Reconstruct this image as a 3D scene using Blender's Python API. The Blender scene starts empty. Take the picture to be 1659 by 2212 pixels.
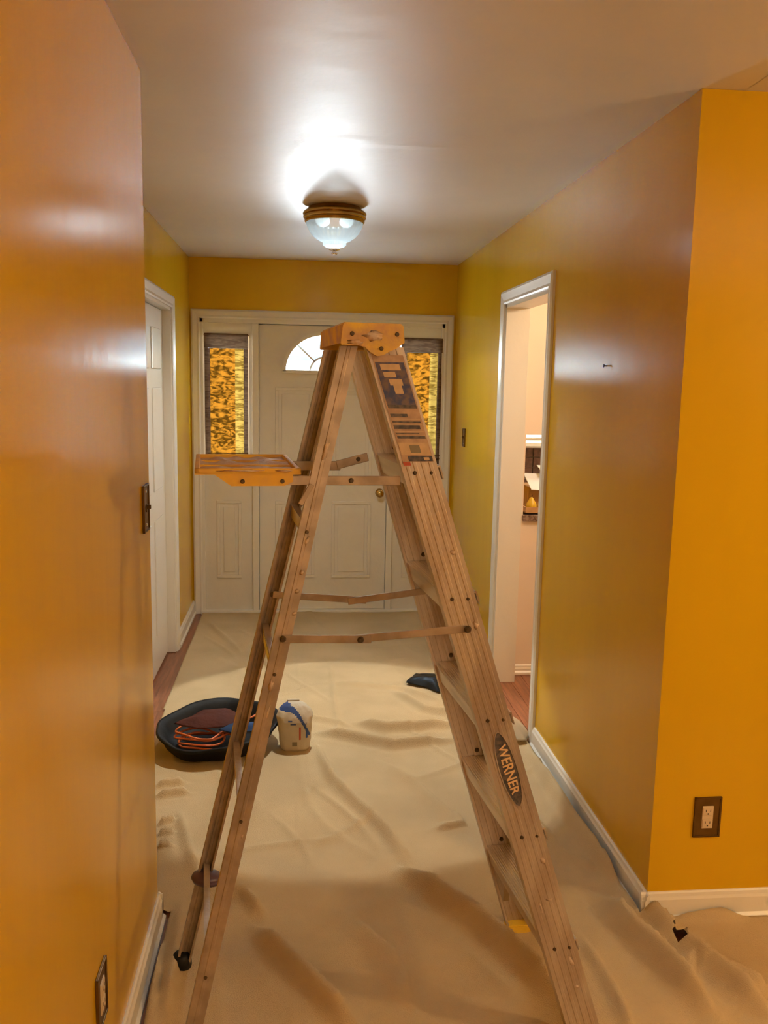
import bpy, bmesh, math, random
from mathutils import Vector, Matrix, noise
random.seed(7)
SC = bpy.context.scene
C = SC.collection

# ------------------------------------------------------------ camera
FPX, PITCH, YAW, ROLL, CAMH = 1879.4, .1482, .0994, .0191, 1.6329
cd = bpy.data.cameras.new('camera'); cam = bpy.data.objects.new('camera', cd); C.objects.link(cam)
SC.camera = cam
cd.sensor_fit = 'VERTICAL'; cd.sensor_height = 36.0; cd.lens = FPX/2212*36.0
cd.clip_start = .02; cd.clip_end = 200
_f = Vector((math.sin(YAW)*math.cos(PITCH), math.cos(YAW)*math.cos(PITCH), -math.sin(PITCH)))
_r = Vector((math.cos(YAW), -math.sin(YAW), 0)); _u = _r.cross(_f)
_r2 = math.cos(ROLL)*_r + math.sin(ROLL)*_u; _u2 = -math.sin(ROLL)*_r + math.cos(ROLL)*_u
M = Matrix((( _r2.x,_u2.x,-_f.x,0),(_r2.y,_u2.y,-_f.y,0),(_r2.z,_u2.z,-_f.z,CAMH),(0,0,0,1)))
cam.matrix_world = M

# ------------------------------------------------------------ world, lights, exposure
w = bpy.data.worlds.new('world'); SC.world = w; w.use_nodes = True
nt = w.node_tree; bg = nt.nodes['Background']
tc = nt.nodes.new('ShaderNodeTexCoord'); sx = nt.nodes.new('ShaderNodeSeparateXYZ'); rp = nt.nodes.new('ShaderNodeValToRGB')
nt.links.new(tc.outputs['Generated'], sx.inputs[0]); nt.links.new(sx.outputs['Z'], rp.inputs[0]); nt.links.new(rp.outputs[0], bg.inputs[0])
rp.color_ramp.elements[0].position = 0; rp.color_ramp.elements[0].color = (.86,1,.94,1)
rp.color_ramp.elements[1].position = .6; rp.color_ramp.elements[1].color = (.55,.78,1,1)
bg.inputs[1].default_value = 60.0

def light(name, typ, loc, color, power, **kw):
    l = bpy.data.lights.new(name, typ); l.color = color; l.energy = power
    for k, v in kw.items(): setattr(l, k, v)
    o = bpy.data.objects.new(name, l); C.objects.link(o); o.location = loc
    return o
def aim(o, tgt):
    o.rotation_euler = (Vector(tgt)-o.location).to_track_quat('-Z', 'Y').to_euler()
sun = light('sun', 'SUN', (0,0,10), (1,.97,.9), 50.0, angle=.01); sun.rotation_euler = (math.radians(50), 0, math.radians(-20))
# added area light outside, shining up through the fan window onto the hall ceiling
fan_uplight = light('added_fan_uplight', 'AREA', (-.25,10.6,.80), (.90,.97,1), 1400, shape='RECTANGLE', size=3.6, size_y=1.1)
aim(fan_uplight, (.17,6.04,1.82))
# lamps in the rooms out of frame, plus one added uplight
light('living_room_lamp', 'POINT', (2.9,.7,1.95), (1,.71,.37), 84, shadow_soft_size=.09)
light('dining_room_lamp', 'POINT', (.3,-2.0,1.7), (1,.76,.50), 42, shadow_soft_size=.2)
ft = light('added_ceiling_uplight', 'SPOT', (2.0,-.2,1.75), (1,.78,.54), 175, spot_size=math.radians(150), spot_blend=.5, shadow_soft_size=.1)  # made-up upward spot, added to brighten the near ceiling
ft.rotation_euler = (math.pi,0,0)
light('kitchen_lamp', 'POINT', (2.1,3.7,2.2), (1,.76,.50), 55, shadow_soft_size=.10)
light('kitchen_counter_lamp', 'POINT', (2.0,5.4,2.2), (1,.85,.65), 22, shadow_soft_size=.12)
# bulbs of the hall fixture: the bowl throws most of their light down onto the cloth
hb = light('hall_bulbs_down', 'SPOT', (.163,4.21,2.205), (.96,.98,.90), 105, spot_size=math.radians(54), spot_blend=.07, shadow_soft_size=.035)
aim(hb, (.18,3.86,0))
light('hall_bulbs_wide', 'SPOT', (.163,4.21,2.205), (.95,.98,.92), 27, spot_size=math.radians(165), spot_blend=.6, shadow_soft_size=.12)
light('hall_bulbs', 'POINT', (.163,4.21,2.318), (.88,.96,1), 2.2, shadow_soft_size=.05)
BULB = 1.0
vs = SC.view_settings
SC.display_settings.display_device = 'sRGB'
vs.view_transform = 'Standard'; vs.look = 'None'; vs.gamma = 1; vs.use_curve_mapping = False; vs.exposure = -0.05

# ------------------------------------------------------------ materials
def mat(name, col, rough=.6, metal=0, noise_amt=0, nscale=8, col2=None, bump=0, bscale=60, spec=.5, emit=0, emitcol=None, stretch=(1,1,1), coat=0, detail=4):
    m = bpy.data.materials.new(name); m.use_nodes = True; n = m.node_tree; b = n.nodes['Principled BSDF']
    b.inputs['Base Color'].default_value = (*col,1); b.inputs['Roughness'].default_value = rough
    b.inputs['Metallic'].default_value = metal; b.inputs['Specular IOR Level'].default_value = spec
    if coat: b.inputs['Coat Weight'].default_value = coat
    if emit:
        b.inputs['Emission Color'].default_value = (*(emitcol or col),1); b.inputs['Emission Strength'].default_value = emit
    if noise_amt or bump:
        t = n.nodes.new('ShaderNodeTexCoord'); mp = n.nodes.new('ShaderNodeMapping'); mp.inputs['Scale'].default_value = stretch
        n.links.new(t.outputs['Object'], mp.inputs[0])
    if noise_amt:
        ns = n.nodes.new('ShaderNodeTexNoise'); ns.inputs['Scale'].default_value = nscale; ns.inputs['Detail'].default_value = detail
        n.links.new(mp.outputs[0], ns.inputs[0])
        cr = n.nodes.new('ShaderNodeValToRGB'); e = cr.color_ramp.elements
        e[0].position = .5-.5*min(1,1-noise_amt*.6); e[1].position = .5+.5*min(1,1-noise_amt*.6)
        e[0].position, e[1].position = .38, .62
        c2 = col2 or tuple(c*(1-noise_amt) for c in col)
        e[0].color = (*c2,1); e[1].color = (*col,1)
        n.links.new(ns.outputs['Fac'], cr.inputs[0]); n.links.new(cr.outputs[0], b.inputs['Base Color'])
    if bump:
        nb = n.nodes.new('ShaderNodeTexNoise'); nb.inputs['Scale'].default_value = bscale; nb.inputs['Detail'].default_value = 3
        n.links.new(mp.outputs[0], nb.inputs[0])
        bp = n.nodes.new('ShaderNodeBump'); bp.inputs['Strength'].default_value = bump; bp.inputs['Distance'].default_value = .01
        n.links.new(nb.outputs['Fac'], bp.inputs['Height']); n.links.new(bp.outputs[0], b.inputs['Normal'])
    return m
GOLD = mat('gold_wall_paint', (.68,.40,.010), .205, bump=.07, bscale=14, noise_amt=.06, nscale=3, stretch=(1,1,.12), spec=.22)
CEIL = mat('ceiling_paint', (.74,.70,.66), .45, bump=.25, bscale=9, noise_amt=.05, nscale=2)
TRIM = mat('white_trim_paint', (.80,.77,.70), .28, bump=.1, bscale=30)
DOORW = mat('white_door_paint', (.78,.74,.66), .38, bump=.15, bscale=40, noise_amt=.04)
KWALL = mat('kitchen_wall_paint', (.80,.70,.60), .6)
ALU = mat('paint_worn_aluminium', (.60,.53,.46), .36, metal=.6, noise_amt=.3, nscale=14, col2=(.46,.38,.31), bump=.15, bscale=80, stretch=(1,1,.3))
ALU_IN = mat('brushed_aluminium_step', (.66,.57,.48), .3, metal=.75, noise_amt=.25, nscale=30, bump=.1, stretch=(1,.15,1))
ALU_D = mat('dull_dark_aluminium', (.48,.39,.30), .42, metal=.55, noise_amt=.3, nscale=18)
YEL = mat('yellow_plastic_with_paint_smears', (.84,.56,.05), .5, noise_amt=.5, nscale=17, col2=(.56,.33,.14), bump=.3, bscale=50, detail=6)
YEL2 = mat('yellow_plastic', (.84,.50,.03), .45, noise_amt=.25, nscale=14, col2=(.70,.40,.07))
SMEAR = mat('dried_paint_smears', (.62,.38,.20), .5, noise_amt=.5, nscale=28, col2=(.62,.50,.40), bump=.5, bscale=70)
SMEAR2 = mat('pale_paint_smears', (.66,.52,.40), .55, noise_amt=.4, nscale=60, col2=(.50,.38,.28))
RIVET = mat('dark_rivet', (.10,.07,.04), .45, metal=.6)
RUBBER = mat('black_rubber', (.006,.0055,.005), .6, spec=.25, bump=.3, bscale=20)
BPLAS = mat('black_plastic_sheet', (.012,.012,.012), .3, bump=.6, bscale=14)
BRASS = mat('aged_brass', (.52,.33,.10), .25, metal=1, noise_amt=.2, nscale=10)
BRONZE = mat('bronze_wall_plate', (.16,.085,.02), .35, metal=.7, noise_amt=.2, nscale=30)
IVORY = mat('ivory_plastic', (.66,.52,.34), .4)
DARKH = mat('dark_slot', (.02,.015,.01), .6)
CHROME = mat('bright_screw', (.8,.85,.95), .18, metal=1)
PLANK = mat('red_brown_wood', (.33,.12,.055), .32, noise_amt=.4, nscale=10, stretch=(6,.5,1), bump=.1, bscale=40)
SUBF = mat('dark_subfloor', (.05,.02,.01), .8)

CLOTH_F = mat("cream_canvas", (.62,.475,.28), .9, noise_amt=.14, nscale=2.5, bump=.5, bscale=350, spec=.1)
BAGW = mat('white_paper_bag', (.60,.52,.38), .6, noise_amt=.12, nscale=9, bump=.5, bscale=25)
BLUE = mat('blue_print', (.03,.08,.27), .5, noise_amt=.2)
RED = mat('red_print', (.42,.07,.03), .5)
GREYP = mat('grey_print', (.22,.18,.11), .6)
CORD = mat('orange_cord', (.62,.14,.03), .45)
MAROON = mat('dark_red_cloth', (.17,.045,.028), .8, noise_amt=.2, bump=.4, bscale=60)
BLUER = mat('blue_cloth', (.05,.12,.32), .8, noise_amt=.3, nscale=20)
PURPLE = mat('purple_rubber', (.10,.055,.085), .35)
NAVY = mat('navy_print', (.035,.045,.13), .5, noise_amt=.6, nscale=60, col2=(.16,.11,.10))
STK = mat('worn_clear_label', (.50,.34,.22), .35, noise_amt=.3, nscale=40, col2=(.38,.25,.17))
STKW = mat('cream_label_print', (.62,.44,.26), .4, noise_amt=.15, nscale=50)
STKB = mat('black_label_print', (.035,.035,.045), .5, noise_amt=.4, nscale=90, col2=(.13,.10,.08))
CREAM = mat('cream_letter', (.70,.47,.25), .4)
GRANITE = mat('dark_granite', (.10,.06,.05), .25, noise_amt=.5, nscale=60, col2=(.25,.18,.15))
WOODT = mat('light_wood', (.62,.36,.16), .5, noise_amt=.3, nscale=8, stretch=(1,8,1))
TILE = mat('brown_tile', (.25,.13,.09), .3, noise_amt=.4, nscale=30)
PAPER = mat('white_paper', (.85,.88,.95), .6)
PEAR = mat('yellow_fruit', (.75,.48,.02), .4, noise_amt=.2)
TUBE = mat('lit_tube', (1,.9,.7), .5, emit=3.2, emitcol=(1,.86,.60))
SIDING = mat('white_siding', (.84,.88,.84), .7)
ROOFM = mat('blue_grey_shingle', (.0015,.008,.011), .9, noise_amt=.6, nscale=2.5, col2=(.006,.012,.013))
CONC = mat('driveway_concrete', (.55,.55,.55), .8, noise_amt=.1)

def glass(name, tint=(1,1,1), gl=.12):
    m = bpy.data.materials.new(name); m.use_nodes = True; n = m.node_tree; n.nodes.remove(n.nodes['Principled BSDF'])
    t = n.nodes.new('ShaderNodeBsdfTransparent'); t.inputs[0].default_value = (*tint,1)
    g = n.nodes.new('ShaderNodeBsdfGlossy'); g.inputs['Roughness'].default_value = .03
    mx = n.nodes.new('ShaderNodeMixShader'); mx.inputs[0].default_value = gl
    n.links.new(t.outputs[0], mx.inputs[1]); n.links.new(g.outputs[0], mx.inputs[2]); n.links.new(mx.outputs[0], n.nodes['Material Output'].inputs[0])
    return m
PANE = glass('window_glass', (.96,.98,1), .05)
def bowl_mat():
    m = bpy.data.materials.new('ribbed_clear_glass'); m.use_nodes = True; n = m.node_tree; n.nodes.remove(n.nodes['Principled BSDF'])
    t = n.nodes.new('ShaderNodeBsdfTransparent'); t.inputs[0].default_value = (.9,.97,1,1)
    g = n.nodes.new('ShaderNodeBsdfGlossy'); g.inputs['Roughness'].default_value = .08
    tr = n.nodes.new('ShaderNodeBsdfTranslucent'); tr.inputs[0].default_value = (.22,.26,.28,1)
    d = n.nodes.new('ShaderNodeBsdfDiffuse'); d.inputs[0].default_value = (.4,.46,.5,1)
    a = n.nodes.new('ShaderNodeMixShader'); a.inputs[0].default_value = .55
    n.links.new(t.outputs[0], a.inputs[1]); n.links.new(tr.outputs[0], a.inputs[2])
    c = n.nodes.new('ShaderNodeMixShader'); c.inputs[0].default_value = .15
    n.links.new(a.outputs[0], c.inputs[1]); n.links.new(d.outputs[0], c.inputs[2])
    b = n.nodes.new('ShaderNodeMixShader'); b.inputs[0].default_value = .12
    n.links.new(c.outputs[0], b.inputs[1]); n.links.new(g.outputs[0], b.inputs[2]); n.links.new(b.outputs[0], n.nodes['Material Output'].inputs[0])
    return m
BOWL = bowl_mat()
def fabric(name, c1, c2, scale, stretch, tr=.65, strength=1):
    m = bpy.data.materials.new(name); m.use_nodes = True; n = m.node_tree; n.nodes.remove(n.nodes['Principled BSDF'])
    t = n.nodes.new('ShaderNodeTexCoord'); mp = n.nodes.new('ShaderNodeMapping'); mp.inputs['Scale'].default_value = stretch
    n.links.new(t.outputs['Object'], mp.inputs[0])
    ns = n.nodes.new('ShaderNodeTexNoise'); ns.inputs['Scale'].default_value = scale; ns.inputs['Detail'].default_value = 3; ns.inputs['Distortion'].default_value = 1.2
    n.links.new(mp.outputs[0], ns.inputs[0])
    cr = n.nodes.new('ShaderNodeValToRGB'); e = cr.color_ramp.elements; e[0].position = .40; e[1].position = .58
    e[0].color = (*c1,1); e[1].color = (*c2,1); n.links.new(ns.outputs['Fac'], cr.inputs[0])
    d = n.nodes.new('ShaderNodeBsdfDiffuse'); s = n.nodes.new('ShaderNodeBsdfTranslucent'); mx = n.nodes.new('ShaderNodeMixShader'); mx.inputs[0].default_value = tr
    n.links.new(cr.outputs[0], d.inputs[0]); n.links.new(cr.outputs[0], s.inputs[0])
    n.links.new(d.outputs[0], mx.inputs[1]); n.links.new(s.outputs[0], mx.inputs[2]); n.links.new(mx.outputs[0], n.nodes['Material Output'].inputs[0])
    return m
AMBER = fabric('amber_patterned_fabric', (.012,.0040,.0003), (.062,.020,.0015), 16, (1,1,2.2))
AMBER_B = fabric('pale_amber_border_fabric', (.026,.012,.0015), (.070,.037,.007), 22, (.5,1,3))
BRFAB = fabric('brown_heading_fabric', (.10,.055,.03), (.17,.10,.055), 20, (.4,1,3), tr=.04)

# ------------------------------------------------------------ mesh helpers
def link(name, bm, m, parent=None, label=None, smooth=False, kind=None, recalc=True):
    if recalc: bmesh.ops.recalc_face_normals(bm, faces=bm.faces)
    me = bpy.data.meshes.new(name); bm.to_mesh(me); bm.free()
    for x in (m if isinstance(m, (list, tuple)) else [m]): me.materials.append(x)
    if smooth:
        for p in me.polygons: p.use_smooth = True
    o = bpy.data.objects.new(name, me); C.objects.link(o)
    if parent is not None: o.parent = parent
    if label: o['label'] = label
    if kind: o['kind'] = kind
    return o
def box(bm, a, b, mi=0, bev=0):
    v = [bm.verts.new((x,y,z)) for x in (a[0],b[0]) for y in (a[1],b[1]) for z in (a[2],b[2])]
    fs = [bm.faces.new([v[i] for i in q]) for q in ((0,1,3,2),(4,6,7,5),(0,4,5,1),(2,3,7,6),(0,2,6,4),(1,5,7,3))]
    for f in fs: f.material_index = mi
    if bev:
        es = list({e for f in fs for e in f.edges})
        r = bmesh.ops.bevel(bm, geom=es, offset=bev, segments=2, affect='EDGES', profile=.6)
    return fs
def boxes(name, lst, m, parent=None, bev=0, **kw):
    bm = bmesh.new()
    for a, b in lst: box(bm, a, b, 0, bev)
    return link(name, bm, m, parent, **kw)
def prism(bm, poly, axis_fn, s0, s1, mi=0):
    """poly: list of 2d; axis_fn(p,s)->xyz"""
    A = [bm.verts.new(axis_fn(p, s0)) for p in poly]; B = [bm.verts.new(axis_fn(p, s1)) for p in poly]
    n = len(poly); fs = []
    for i in range(n): fs.append(bm.faces.new((A[i], A[(i+1)%n], B[(i+1)%n], B[i])))
    fs.append(bm.faces.new(A)); fs.append(bm.faces.new(B[::-1]))
    for f in fs: f.material_index = mi
    return fs
def cyl(bm, p0, p1, r0, r1=None, n=12, mi=0):
    p0, p1 = Vector(p0), Vector(p1); r1 = r0 if r1 is None else r1
    d = (p1-p0).normalized(); a = d.orthogonal().normalized(); b = d.cross(a)
    f = lambda c, r: [bm.verts.new(c+a*math.cos(2*math.pi*i/n)*r+b*math.sin(2*math.pi*i/n)*r) for i in range(n)]
    A, B = f(p0, r0), f(p1, r1)
    fs = [bm.faces.new((A[i],A[(i+1)%n],B[(i+1)%n],B[i])) for i in range(n)]+[bm.faces.new(A[::-1]), bm.faces.new(B)]
    for q in fs: q.material_index = mi
def tube(bm, pts, r, n=8, closed=False):
    pts = [Vector(p) for p in pts]; rings = []; up = Vector((0,0,1)); L = len(pts)
    for i, p in enumerate(pts):
        d = (pts[min(i+1,L-1)]-pts[max(i-1,0)]).normalized()
        a = d.cross(up); a = a.normalized() if a.length > 1e-3 else d.orthogonal().normalized(); b = d.cross(a)
        rings.append([bm.verts.new(p+(a*math.cos(2*math.pi*k/n)+b*math.sin(2*math.pi*k/n))*r) for k in range(n)])
    for A, B in zip(rings, rings[1:]):
        for k in range(n): bm.faces.new((A[k],A[(k+1)%n],B[(k+1)%n],B[k]))
    bm.faces.new(rings[0][::-1]); bm.faces.new(rings[-1])
def lathe(bm, prof, c, n=48, mod=None, mi=0):
    rings = []
    for r, z in prof:
        rings.append([bm.verts.new((c[0]+(r*(mod(t*2*math.pi/n, r, z) if mod else 1))*math.cos(t*2*math.pi/n), c[1]+(r*(mod(t*2*math.pi/n, r, z) if mod else 1))*math.sin(t*2*math.pi/n), c[2]+z)) for t in range(n)])
    for A, B in zip(rings, rings[1:]):
        for k in range(n):
            f = bm.faces.new((A[k],A[(k+1)%n],B[(k+1)%n],B[k])); f.material_index = mi
    return rings
def empty(name, loc, label=None, cat=None, group=None, rz=0, kind=None):
    o = bpy.data.objects.new(name, None); C.objects.link(o); o.location = loc; o.rotation_euler = (0,0,rz); o.empty_display_size = .05
    if label: o['label'] = label
    if cat: o['category'] = cat
    if group: o['group'] = group
    if kind: o['kind'] = kind
    return o
def tag(o, label, cat, group=None):
    o['label'] = label; o['category'] = cat
    if group: o['group'] = group
    return o

# ------------------------------------------------------------ the shell
H = 2.43; D = 6.042; XL = -.7305; XR = 1.077; XN = -.4167; YN = 2.475; YC = 2.389
S = 'structure'
boxes('wall_left', [((XL-.12,-3.0,-.021),(XN,YN,H))], GOLD, kind=S)
# closet doorway in the left wall further down the hall
CY0, CY1 = 4.22, 5.17
boxes('wall_left_hall', [((XL-.12,YN,-.021),(XL,CY0,H)),((XL-.12,CY1,-.021),(XL,D+.14,H)),((XL-.12,CY0,2.03),(XL,CY1,H))], GOLD, kind=S)
# back wall with the entry unit opening
EX0, EX1, EZ = -.672, 1.012, 2.045
boxes('wall_back', [((XL,D,-.021),(EX0,D+.14,H)),((EX1,D,-.021),(3.1,D+.14,H)),((EX0,D,EZ),(EX1,D+.14,H))], GOLD, kind=S)
OY0, OY1, OZ = 3.755, 4.565, 2.045
boxes('wall_right', [((XR,YC+.12,-.021),(XR+.12,OY0,H)),((XR,OY1,-.021),(XR+.12,D,H)),((XR,OY0,OZ),(XR+.12,OY1,H))], GOLD, kind=S)
boxes('wall_right_front', [((XR,YC,-.021),(4.0,YC+.12,H))], GOLD, kind=S)
boxes('wall_right_far', [((4.0,-3.0,-.021),(4.12,YC+.12,H))], GOLD, kind=S)
boxes('wall_behind', [((XL-.12,-3.12,-.021),(4.12,-3.0,H))], GOLD, kind=S)
KY = 4.68
boxes('wall_kitchen', [((XR+.12,KY,-.021),(1.242,KY+.11,H)),((1.242,KY,-.021),(2.5,KY+.11,.885)),((1.242,KY,1.362),(2.5,KY+.11,H)),((2.5,KY,-.021),(3.1,KY+.11,H)),
                       ((3.1,YC+.12,-.021),(3.2,D+.14,H))], KWALL, kind=S)
boxes('wall_kitchen_lining', [((XR+.1205,OY1+.005,-.021),(XR+.125,KY,H)),((XR+.1205,YC+.12,-.021),(XR+.125,OY0-.08,H)),((XR+.125,D-.006,-.021),(3.1,D-.001,H))], KWALL, kind=S)
boxes('closet_light_block', [((XL-.17,CY0-.1,-.021),(XL-.121,CY1+.1,2.2))], GOLD, kind=S)  # unseen slab added behind the closet door to block light leaking in
# ceiling: skimmed board with faint taped joints that catch the low light
bm = bmesh.new()
nx, ny = 96, 130
X0, X1, Y0, Y1 = XL-.12, XR+.12, -.2, D+.14
def chz(x, y):
    z = 0
    z += .0022*math.exp(-((y-3.05-.03*math.sin(3*x))/.035)**2)*(1/(1+math.exp(-(x-.02)*40)))*(1/(1+math.exp((x-.62)*14)))
    z += .0016*math.exp(-((y-3.17)/.03)**2)*math.exp(-((x+.12)/.14)**2)
    z += .0014*math.exp(-(((x-.01)-.35*(3.15-y))/.02)**2)*math.exp(-((y-3.15)/.12)**2)
    z += .0012*noise.noise(Vector((x*2.2,y*2.2,3)))
    return H - max(0,z) + .0005
grid = [[bm.verts.new((X0+(X1-X0)*i/nx, Y0+(Y1-Y0)*j/ny, chz(X0+(X1-X0)*i/nx, Y0+(Y1-Y0)*j/ny))) for j in range(ny+1)] for i in range(nx+1)]
for i in range(nx):
    for j in range(ny): bm.faces.new((grid[i][j],grid[i][j+1],grid[i+1][j+1],grid[i+1][j]))
box(bm, (XL-.12,-3.12,H+.001), (4.12,D+.14,H+.12))
for q in (((XL-.12,-3.0),(XR+.12,-.2)),((XR+.12,-3.0),(4.1,D+.14))):
    (a,b),(c,d) = q; bm.faces.new([bm.verts.new(p) for p in ((a,b,H),(a,d,H),(c,d,H),(c,b,H))])
link('ceiling', bm, CEIL, kind=S, smooth=False, recalc=False)

# floor: slab and separate boards running down the hall
fl = boxes('floor', [((XL-.12,-3.12,-.16),(4.12,D+.14,-.022))], SUBF, kind=S)
pb = bmesh.new(); box(pb, (0,0,0), (.0815,1.832,.0185), bev=.0015)
bmesh.ops.recalc_face_normals(pb, faces=pb.faces)
pme = bpy.data.meshes.new('plank'); pb.to_mesh(pme); pb.free(); pme.materials.append(PLANK)
i = 0
x = XL+.002
while x < 2.95:
    off = random.uniform(-.6,0)
    y = .55+off if x < 1.3 else 2.6+off*.2
    while True:
        yy = min(y, D-1.84)
        lo = YC-1.7 if x < 1.2 else YC+.12
        if yy >= lo or x < 1.0:
            o = bpy.data.objects.new('plank', pme); C.objects.link(o); o.location = (x, yy, -.0205+random.uniform(0,.0006)); o.parent = fl
        if y >= D-1.84: break
        y += 1.834
    x += .083

# baseboards (two-step profile) and shoe mould
def baseboard(name, p0, p1, nrm, h=.094):
    p0, p1, nv = Vector((*p0,0)), Vector((*p1,0)), Vector((*nrm,0))
    poly = [(0,0),(.022,0),(.022,.014),(.014,.022),(.014,h-.022),(.010,h-.014),(.008,h-.004),(.004,h),(0,h)]
    bm = bmesh.new(); prism(bm, poly, lambda p, s: (p0 if s == 0 else p1)+nv*p[0]+Vector((0,0,p[1])), 0, 1)
    return link(name, bm, TRIM, kind=S)
baseboard('baseboard_left', (XN,-.5), (XN,YN+.014), (1,0))
baseboard('baseboard_left_end', (XN+.014,YN), (XL,YN), (0,1))
baseboard('baseboard_left_hall', (XL,CY1+.075), (XL,D), (1,0))
baseboard('baseboard_right', (XR,YC-.022), (XR,OY0-.065), (-1,0))
baseboard('baseboard_right_hall', (XR,OY1+.065), (XR,D), (-1,0))
baseboard('baseboard_right_front', (XR-.022,YC), (4.0,YC), (0,-1))
baseboard('baseboard_kitchen', (XR+.13,KY), (3.0,KY), (0,-1), h=.055)

# casings around openings
def casing_poly(w=.068): return [(0,0),(w,0),(w,.012),(w-.012,.019),(w-.024,.0165),(.02,.012),(.008,.014),(0,.010)]
def casing(parent, name, p0, p1, inward, out, w=.068):
    """p0-p1 the inner edge line, 'inward' points away from opening, 'out' off the wall"""
    p0, p1, iw, ov = Vector(p0), Vector(p1), Vector(inward), Vector(out)
    d = (p1-p0).normalized(); bm = bmesh.new()
    def ax(p, s):
        base = p0 if s == 0 else p1
        q = base+iw*p[0]+ov*p[1]
        if s == 1 and casing.miter1: q += d*p[0]
        if s == 0 and casing.miter0: q -= d*p[0]
        return q
    prism(bm, casing_poly(w), ax, 0, 1)
    return link(name, bm, TRIM, parent)
def frame_set(root, ya, yb, zt, x, out, w=.068):
    casing.miter0, casing.miter1 = False, True
    casing(root, 'side_casing', (x,ya,0), (x,ya,zt), (0,-1,0), out, w)
    casing(root, 'side_casing', (x,yb,0), (x,yb,zt), (0,1,0), out, w)
    casing.miter0, casing.miter1 = True, True
    casing(root, 'head_casing', (x,ya,zt), (x,yb,zt), (0,0,1), out, w)
dr = empty('door_1', (XR,(OY0+OY1)/2,0), kind=S); dr['label'] = 'white cased doorway into the kitchen on the right'
def at(o): # keep world coordinates for children of an empty
    return o
def reparent(root):
    inv = Matrix.Translation(root.location).inverted()
    for ch in root.children: ch.matrix_parent_inverse = inv
frame_set(dr, OY0, OY1, OZ, XR, (-1,0,0))
boxes('jamb', [((XR-.001,OY1-.018,0),(XR+.122,OY1,OZ)),((XR-.001,OY0,0),(XR+.122,OY0+.018,OZ)),((XR-.001,OY0,OZ-.018),(XR+.122,OY1,OZ))], TRIM, dr)
reparent(dr)
dc = empty('door_2', (XL,(CY0+CY1)/2,0), kind=S); dc['label'] = 'white closet door on the left near the entry'
frame_set(dc, CY0, CY1, 2.03, XL, (1,0,0), .066)
boxes('jamb', [((XL-.10,CY1-.016,0),(XL+.001,CY1,2.03)),((XL-.10,CY0,0),(XL+.001,CY0+.016,2.03)),((XL-.10,CY0,2.014),(XL+.001,CY1,2.03))], TRIM, dc)
boxes('sill', [((XL-.12,CY0,-.0215),(XL+.0015,CY1,-.003))], PLANK, dc)
lf = boxes('door_leaf', [((XL-.080,CY0+.019,.012),(XL-.045,CY1-.019,2.010))], TRIM, dc)
for (ya, yb) in ((CY0+.13,CY0+.42),(CY0+.53,CY0+.82)):
    for za, zb in ((.22,.86),(1.02,1.58),(1.68,1.90)):
        boxes('raised_panel', [((XL-.046,ya,za),(XL-.038,yb,zb))], TRIM, lf, bev=.006)
reparent(dc)

# ------------------------------------------------------------ entry door, sidelights
U = empty('door_3', (.17,D,0), kind=S); U['label'] = 'white front door unit with fan window and two sidelights'
DX0, DX1, DT = -.268, .616, 2.0
casing.miter0, casing.miter1 = False, True
casing(U, 'side_casing', (EX0+.01,D,0), (EX0+.01,D,EZ-.01), (-1,0,0), (0,-1,0), .058)
casing(U, 'side_casing', (EX1-.01,D,0), (EX1-.01,D,EZ-.01), (1,0,0), (0,-1,0), .058)
casing.miter0 = True
casing(U, 'head_casing', (EX0+.01,D,EZ-.01), (EX1-.01,D,EZ-.01), (0,0,1), (0,-1,0), .058)
boxes('door_frame', [((EX0,D-.004,0),(EX0+.03,D+.12,EZ)),((EX1-.03,D-.004,0),(EX1,D+.12,EZ)),((EX0,D-.004,EZ-.038),(EX1,D+.12,EZ)),
      ((DX0-.045,D-.006,.0),(DX0-.003,D+.12,EZ-.038)),((DX1+.003,D-.006,0),(DX1+.045,D+.12,EZ-.038))], TRIM, U, bev=.002)
boxes('threshold', [((EX0,D-.03,-.021),(EX1,D+.12,.022))], TRIM, U, bev=.004)
# the door leaf: slab with a half-round hole, built as strips
FX, FZ, FR, FH = .172, 1.695, .272, .255
def slab_with_fan(bm, y0, y1, x0, x1, z0, z1):
    n = 24
    arc = [(FX-FR*math.cos(math.pi*k/n), FZ+FH*math.sin(math.pi*k/n)) for k in range(n+1)]
    for y in (y0, y1):
        q = lambda *p: bm.faces.new([bm.verts.new((a,y,b)) for a, b in p])
        q((x0,z0),(x1,z0),(x1,FZ),(x0,FZ))
        q((x0,FZ),(arc[0][0],FZ),(arc[0][0],z1),(x0,z1)); q((arc[-1][0],FZ),(x1,FZ),(x1,z1),(arc[-1][0],z1))
        for k in range(n): q(arc[k],arc[k+1],(arc[k+1][0],z1),(arc[k][0],z1))
    ring = arc+[(arc[0][0],FZ)]
    loop = [(a,b) for a, b in arc]
    for k in range(len(loop)):
        a, b = loop[k], loop[(k+1)%len(loop)]
        bm.faces.new([bm.verts.new(p) for p in ((a[0],y0,a[1]),(b[0],y0,b[1]),(b[0],y1,b[1]),(a[0],y1,a[1]))])
    for a, b in (((x0,z0),(x1,z0)),((x1,z0),(x1,z1)),((x1,z1),(x0,z1)),((x0,z1),(x0,z0))):
        bm.faces.new([bm.verts.new(p) for p in ((a[0],y0,a[1]),(b[0],y0,b[1]),(b[0],y1,b[1]),(a[0],y1,a[1]))])
bm = bmesh.new(); slab_with_fan(bm, D+.016, D+.058, DX0, DX1, .024, DT)
bmesh.ops.remove_doubles(bm, verts=bm.verts, dist=1e-5)
leaf = link('door_leaf', bm, DOORW, U)
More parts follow.
